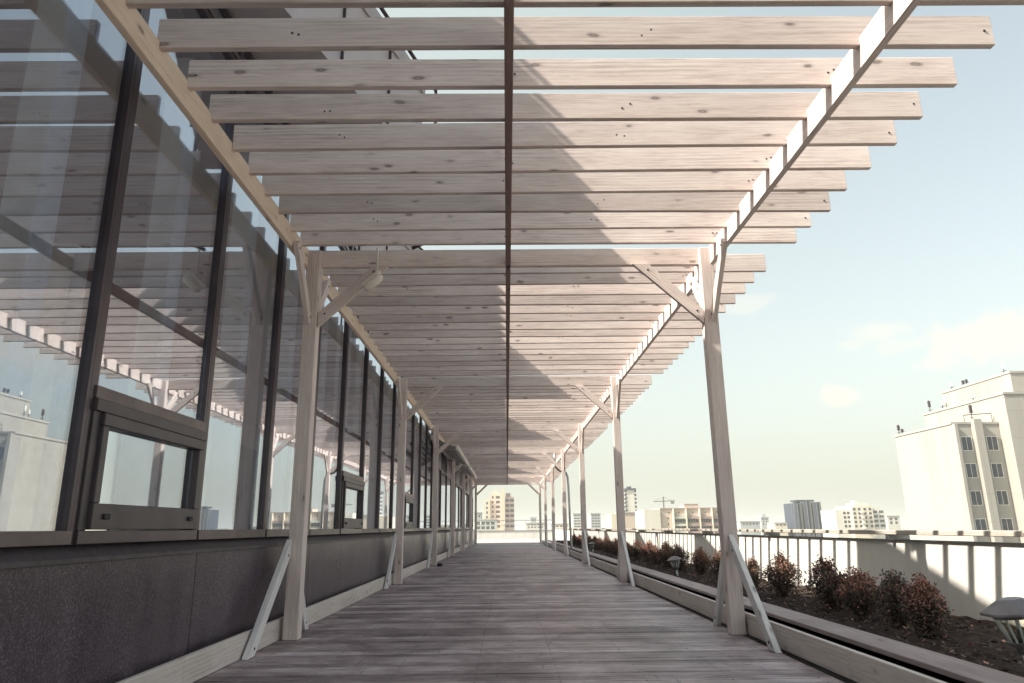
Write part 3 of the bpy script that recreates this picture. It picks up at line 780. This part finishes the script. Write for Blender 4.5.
# white block with balconies
t = thing('white_apartment_block', (145.4, 300, G), 'white apartment block with dark balconies left of the big white tower', 'building', GB)
b = MB(); b.box((135.3, 300, G), (141.5, 314, 6.6), c_white); b.build('wing', None, t)
b = MB(); b.box((141.51, 298.6, G), (150.2, 314, 8.0), c_cream); b.box((143.6, 300, 8.001), (149.4, 308, 9.2), c_white); b.box((144, 300, 9.201), (145.2, 304, 10.2), c_white); b.build('wing', None, t)
b = MB(); b.box((150.21, 300, G), (155.6, 314, 7.0), c_white); b.build('wing', None, t)
w5 = win_mesh(1.2, 1.1, 0)
winrow(t, w5, [139.0, 140.6], 300, lin(-.8, 6.2, 4)); winrow(t, w5, [142.6, 144.6, 146.9, 149.0], 298.6, lin(-.8, 7.6, 5)); winrow(t, win_mesh(1.9, 1.1, 1), [151.7, 154.2], 300, lin(-.8, 6.6, 4))
for z in lin(-1.7, 6.6, 4)[:]:
    b = MB(); b.box((145.1, 297.6, z-.4), (146.2, 298.59, z+.5), c_white); b.build('balcony', None, t)
simple('small_block', 'small pale far block tucked beside the foot of the big white tower', 172.0, 177.6, 330, 12, 4.0, c_white, 2, 2, win_mesh(1.2, 1.1, 0), .5)
simple('far_block', 'low pale far block left of the dark ribbed tower', 128, 134, 350, 10, 1.6, c_cream, 3, 1, win_mesh(1.0, .8, 0), .4)
simple('far_block', 'low hazy far block between the ribbed tower and the white block', 163, 170, 400, 10, 2.6, c_grey, 3, 1, win_mesh(1.2, .9, 0), .5)
simple('far_block', 'low cream far block half hidden behind the end posts', 27.5, 36, 430, 12, 2.6, c_cream, 3, 1, win_mesh(1.4, .9, 0), .5)

b = MB(); b.box((-7000, -4000, -38), (7000, 10000, 30)); hm_ = bpy.data.materials.new('haze'); hm_.use_nodes = True; hn = hm_.node_tree
hn.nodes.remove(hn.nodes['Principled BSDF']); pv = hn.nodes.new('ShaderNodeVolumePrincipled'); pv.inputs['Color'].default_value = (.93, .94, .90, 1); pv.inputs['Density'].default_value = .00045; pv.inputs['Anisotropy'].default_value = .2
hn.links.new(pv.outputs[0], hn.nodes['Material Output'].inputs['Volume'])
o = b.build('haze', hm_); o['kind'] = 'stuff'
# ------------------------------------------------------------------ camera
cam = bpy.data.cameras.new('camera'); co = bpy.data.objects.new('camera', cam); COL.objects.link(co); scn.camera = co
cam.sensor_width = 36; cam.lens = 710/1024*36; cam.clip_start = .05; cam.clip_end = 20000
pitch, yaw, roll = R(14.68), R(.54), .011
co.matrix_basis = Matrix.Translation((0, 0, 1)) @ Matrix.Rotation(-yaw, 4, 'Z') @ Matrix.Rotation(R(90)+pitch, 4, 'X') @ Matrix.Rotation(-roll, 4, 'Z')

# ------------------------------------------------------------------ light
sd = Vector((1, .25, -1.02)).normalized()
sun = bpy.data.lights.new('sun', 'SUN'); sun.energy = 4.4; sun.angle = R(.5); sun.color = (1, .93, .80)
so = bpy.data.objects.new('sun', sun); COL.objects.link(so); so.rotation_euler = sd.to_track_quat('-Z', 'Y').to_euler()
w = bpy.data.worlds.new('World'); scn.world = w; w.use_nodes = True; nt = w.node_tree; N = nt.nodes; L = nt.links
bg = N['Background']; bg.inputs[1].default_value = .13
sky = N.new('ShaderNodeTexSky'); sky.sky_type = 'NISHITA'; sky.sun_disc = False
sky.sun_elevation = math.asin(-sd.z); sky.sun_rotation = math.atan2(-sd.x, -sd.y); sky.air_density = 1.0; sky.dust_density = 3.0; sky.ozone_density = 1.2
hs = N.new('ShaderNodeHueSaturation'); hs.inputs['Saturation'].default_value = .58; L.new(sky.outputs[0], hs.inputs['Color'])
mu = N.new('ShaderNodeMix'); mu.data_type = 'RGBA'; mu.blend_type = 'MULTIPLY'; mu.inputs[0].default_value = 1; mu.inputs[7].default_value = (.93, .97, .88, 1); L.new(hs.outputs[0], mu.inputs[6])
tc = N.new('ShaderNodeTexCoord'); sx = N.new('ShaderNodeSeparateXYZ'); L.new(tc.outputs['Generated'], sx.inputs[0])
def mth(op, a, b=0., c=None):
    m = N.new('ShaderNodeMath'); m.operation = op
    for i, v in enumerate((a, b, c)):
        if v is None: continue
        if hasattr(v, 'is_output'): L.new(v, m.inputs[i])
        else: m.inputs[i].default_value = v
    return m.outputs[0]
az = mth('ARCTAN2', sx.outputs[0], sx.outputs[1]); el = mth('ARCSINE', sx.outputs[2])
no = N.new('ShaderNodeTexNoise'); no.inputs['Scale'].default_value = 28; no.inputs['Detail'].default_value = 6; L.new(tc.outputs['Generated'], no.inputs[0])
acc = None
for (a0, e0, ha, he, st) in ((.625, .205, .085, .036, 1), (.565, .19, .05, .012, .5), (.50, .234, .045, .014, .5), (.52, .2127, .04, .012, .4), (.441, .158, .035, .015, .75), (.347, .2927, .04, .016, .4), (.18, .173, .03, .02, .5), (.47, .222, .03, .01, .35)):
    u = mth('DIVIDE', mth('SUBTRACT', az, a0), ha); v = mth('DIVIDE', mth('SUBTRACT', el, e0), he)
    r2 = mth('SQRT', mth('ADD', mth('MULTIPLY', u, u), mth('MULTIPLY', v, v)))
    r3 = mth('ADD', r2, mth('MULTIPLY_ADD', no.outputs['Fac'], 2.4, -1.25))
    mk = N.new('ShaderNodeMapRange'); mk.interpolation_type = 'SMOOTHSTEP'; L.new(r3, mk.inputs[0]); mk.inputs[1].default_value = 1.05; mk.inputs[2].default_value = .3; mk.inputs[3].default_value = 0; mk.inputs[4].default_value = st
    acc = mk.outputs[0] if acc is None else mth('MAXIMUM', acc, mk.outputs[0])
hz = N.new('ShaderNodeMapRange'); L.new(mth('EXPONENT', mth('MULTIPLY', mth('ABSOLUTE', el), -3.4)), hz.inputs[0]); hz.inputs[3].default_value = 0; hz.inputs[4].default_value = .97
hm = N.new('ShaderNodeMix'); hm.data_type = 'RGBA'; L.new(hz.outputs[0], hm.inputs[0]); L.new(mu.outputs[2], hm.inputs[6]); hm.inputs[7].default_value = (2.6, 2.6, 2.15, 1)
u = mth('DIVIDE', mth('ADD', az, .15), .62); v = mth('DIVIDE', mth('SUBTRACT', el, .75), .5)
vl = mth('EXPONENT', mth('MULTIPLY', mth('ADD', mth('MULTIPLY', u, u), mth('MULTIPLY', v, v)), -1.0))
vm = N.new('ShaderNodeMix'); vm.data_type = 'RGBA'; L.new(mth('MULTIPLY', vl, .75), vm.inputs[0]); L.new(hm.outputs[2], vm.inputs[6]); vm.inputs[7].default_value = (2.15, 2.42, 2.25, 1)
mu = vm
cm = N.new('ShaderNodeMix'); cm.data_type = 'RGBA'; L.new(mth('MULTIPLY', acc, .85), cm.inputs[0]); L.new(mu.outputs[2], cm.inputs[6]); cm.inputs[7].default_value = (3.4, 3.25, 2.8, 1)
L.new(cm.outputs[2], bg.inputs[0])
vs_ = scn.view_settings; vs_.view_transform = 'Standard'; vs_.look = 'None'; vs_.exposure = 1.32; vs_.gamma = 1
scn.render.resolution_x = 1024; scn.render.resolution_y = 683
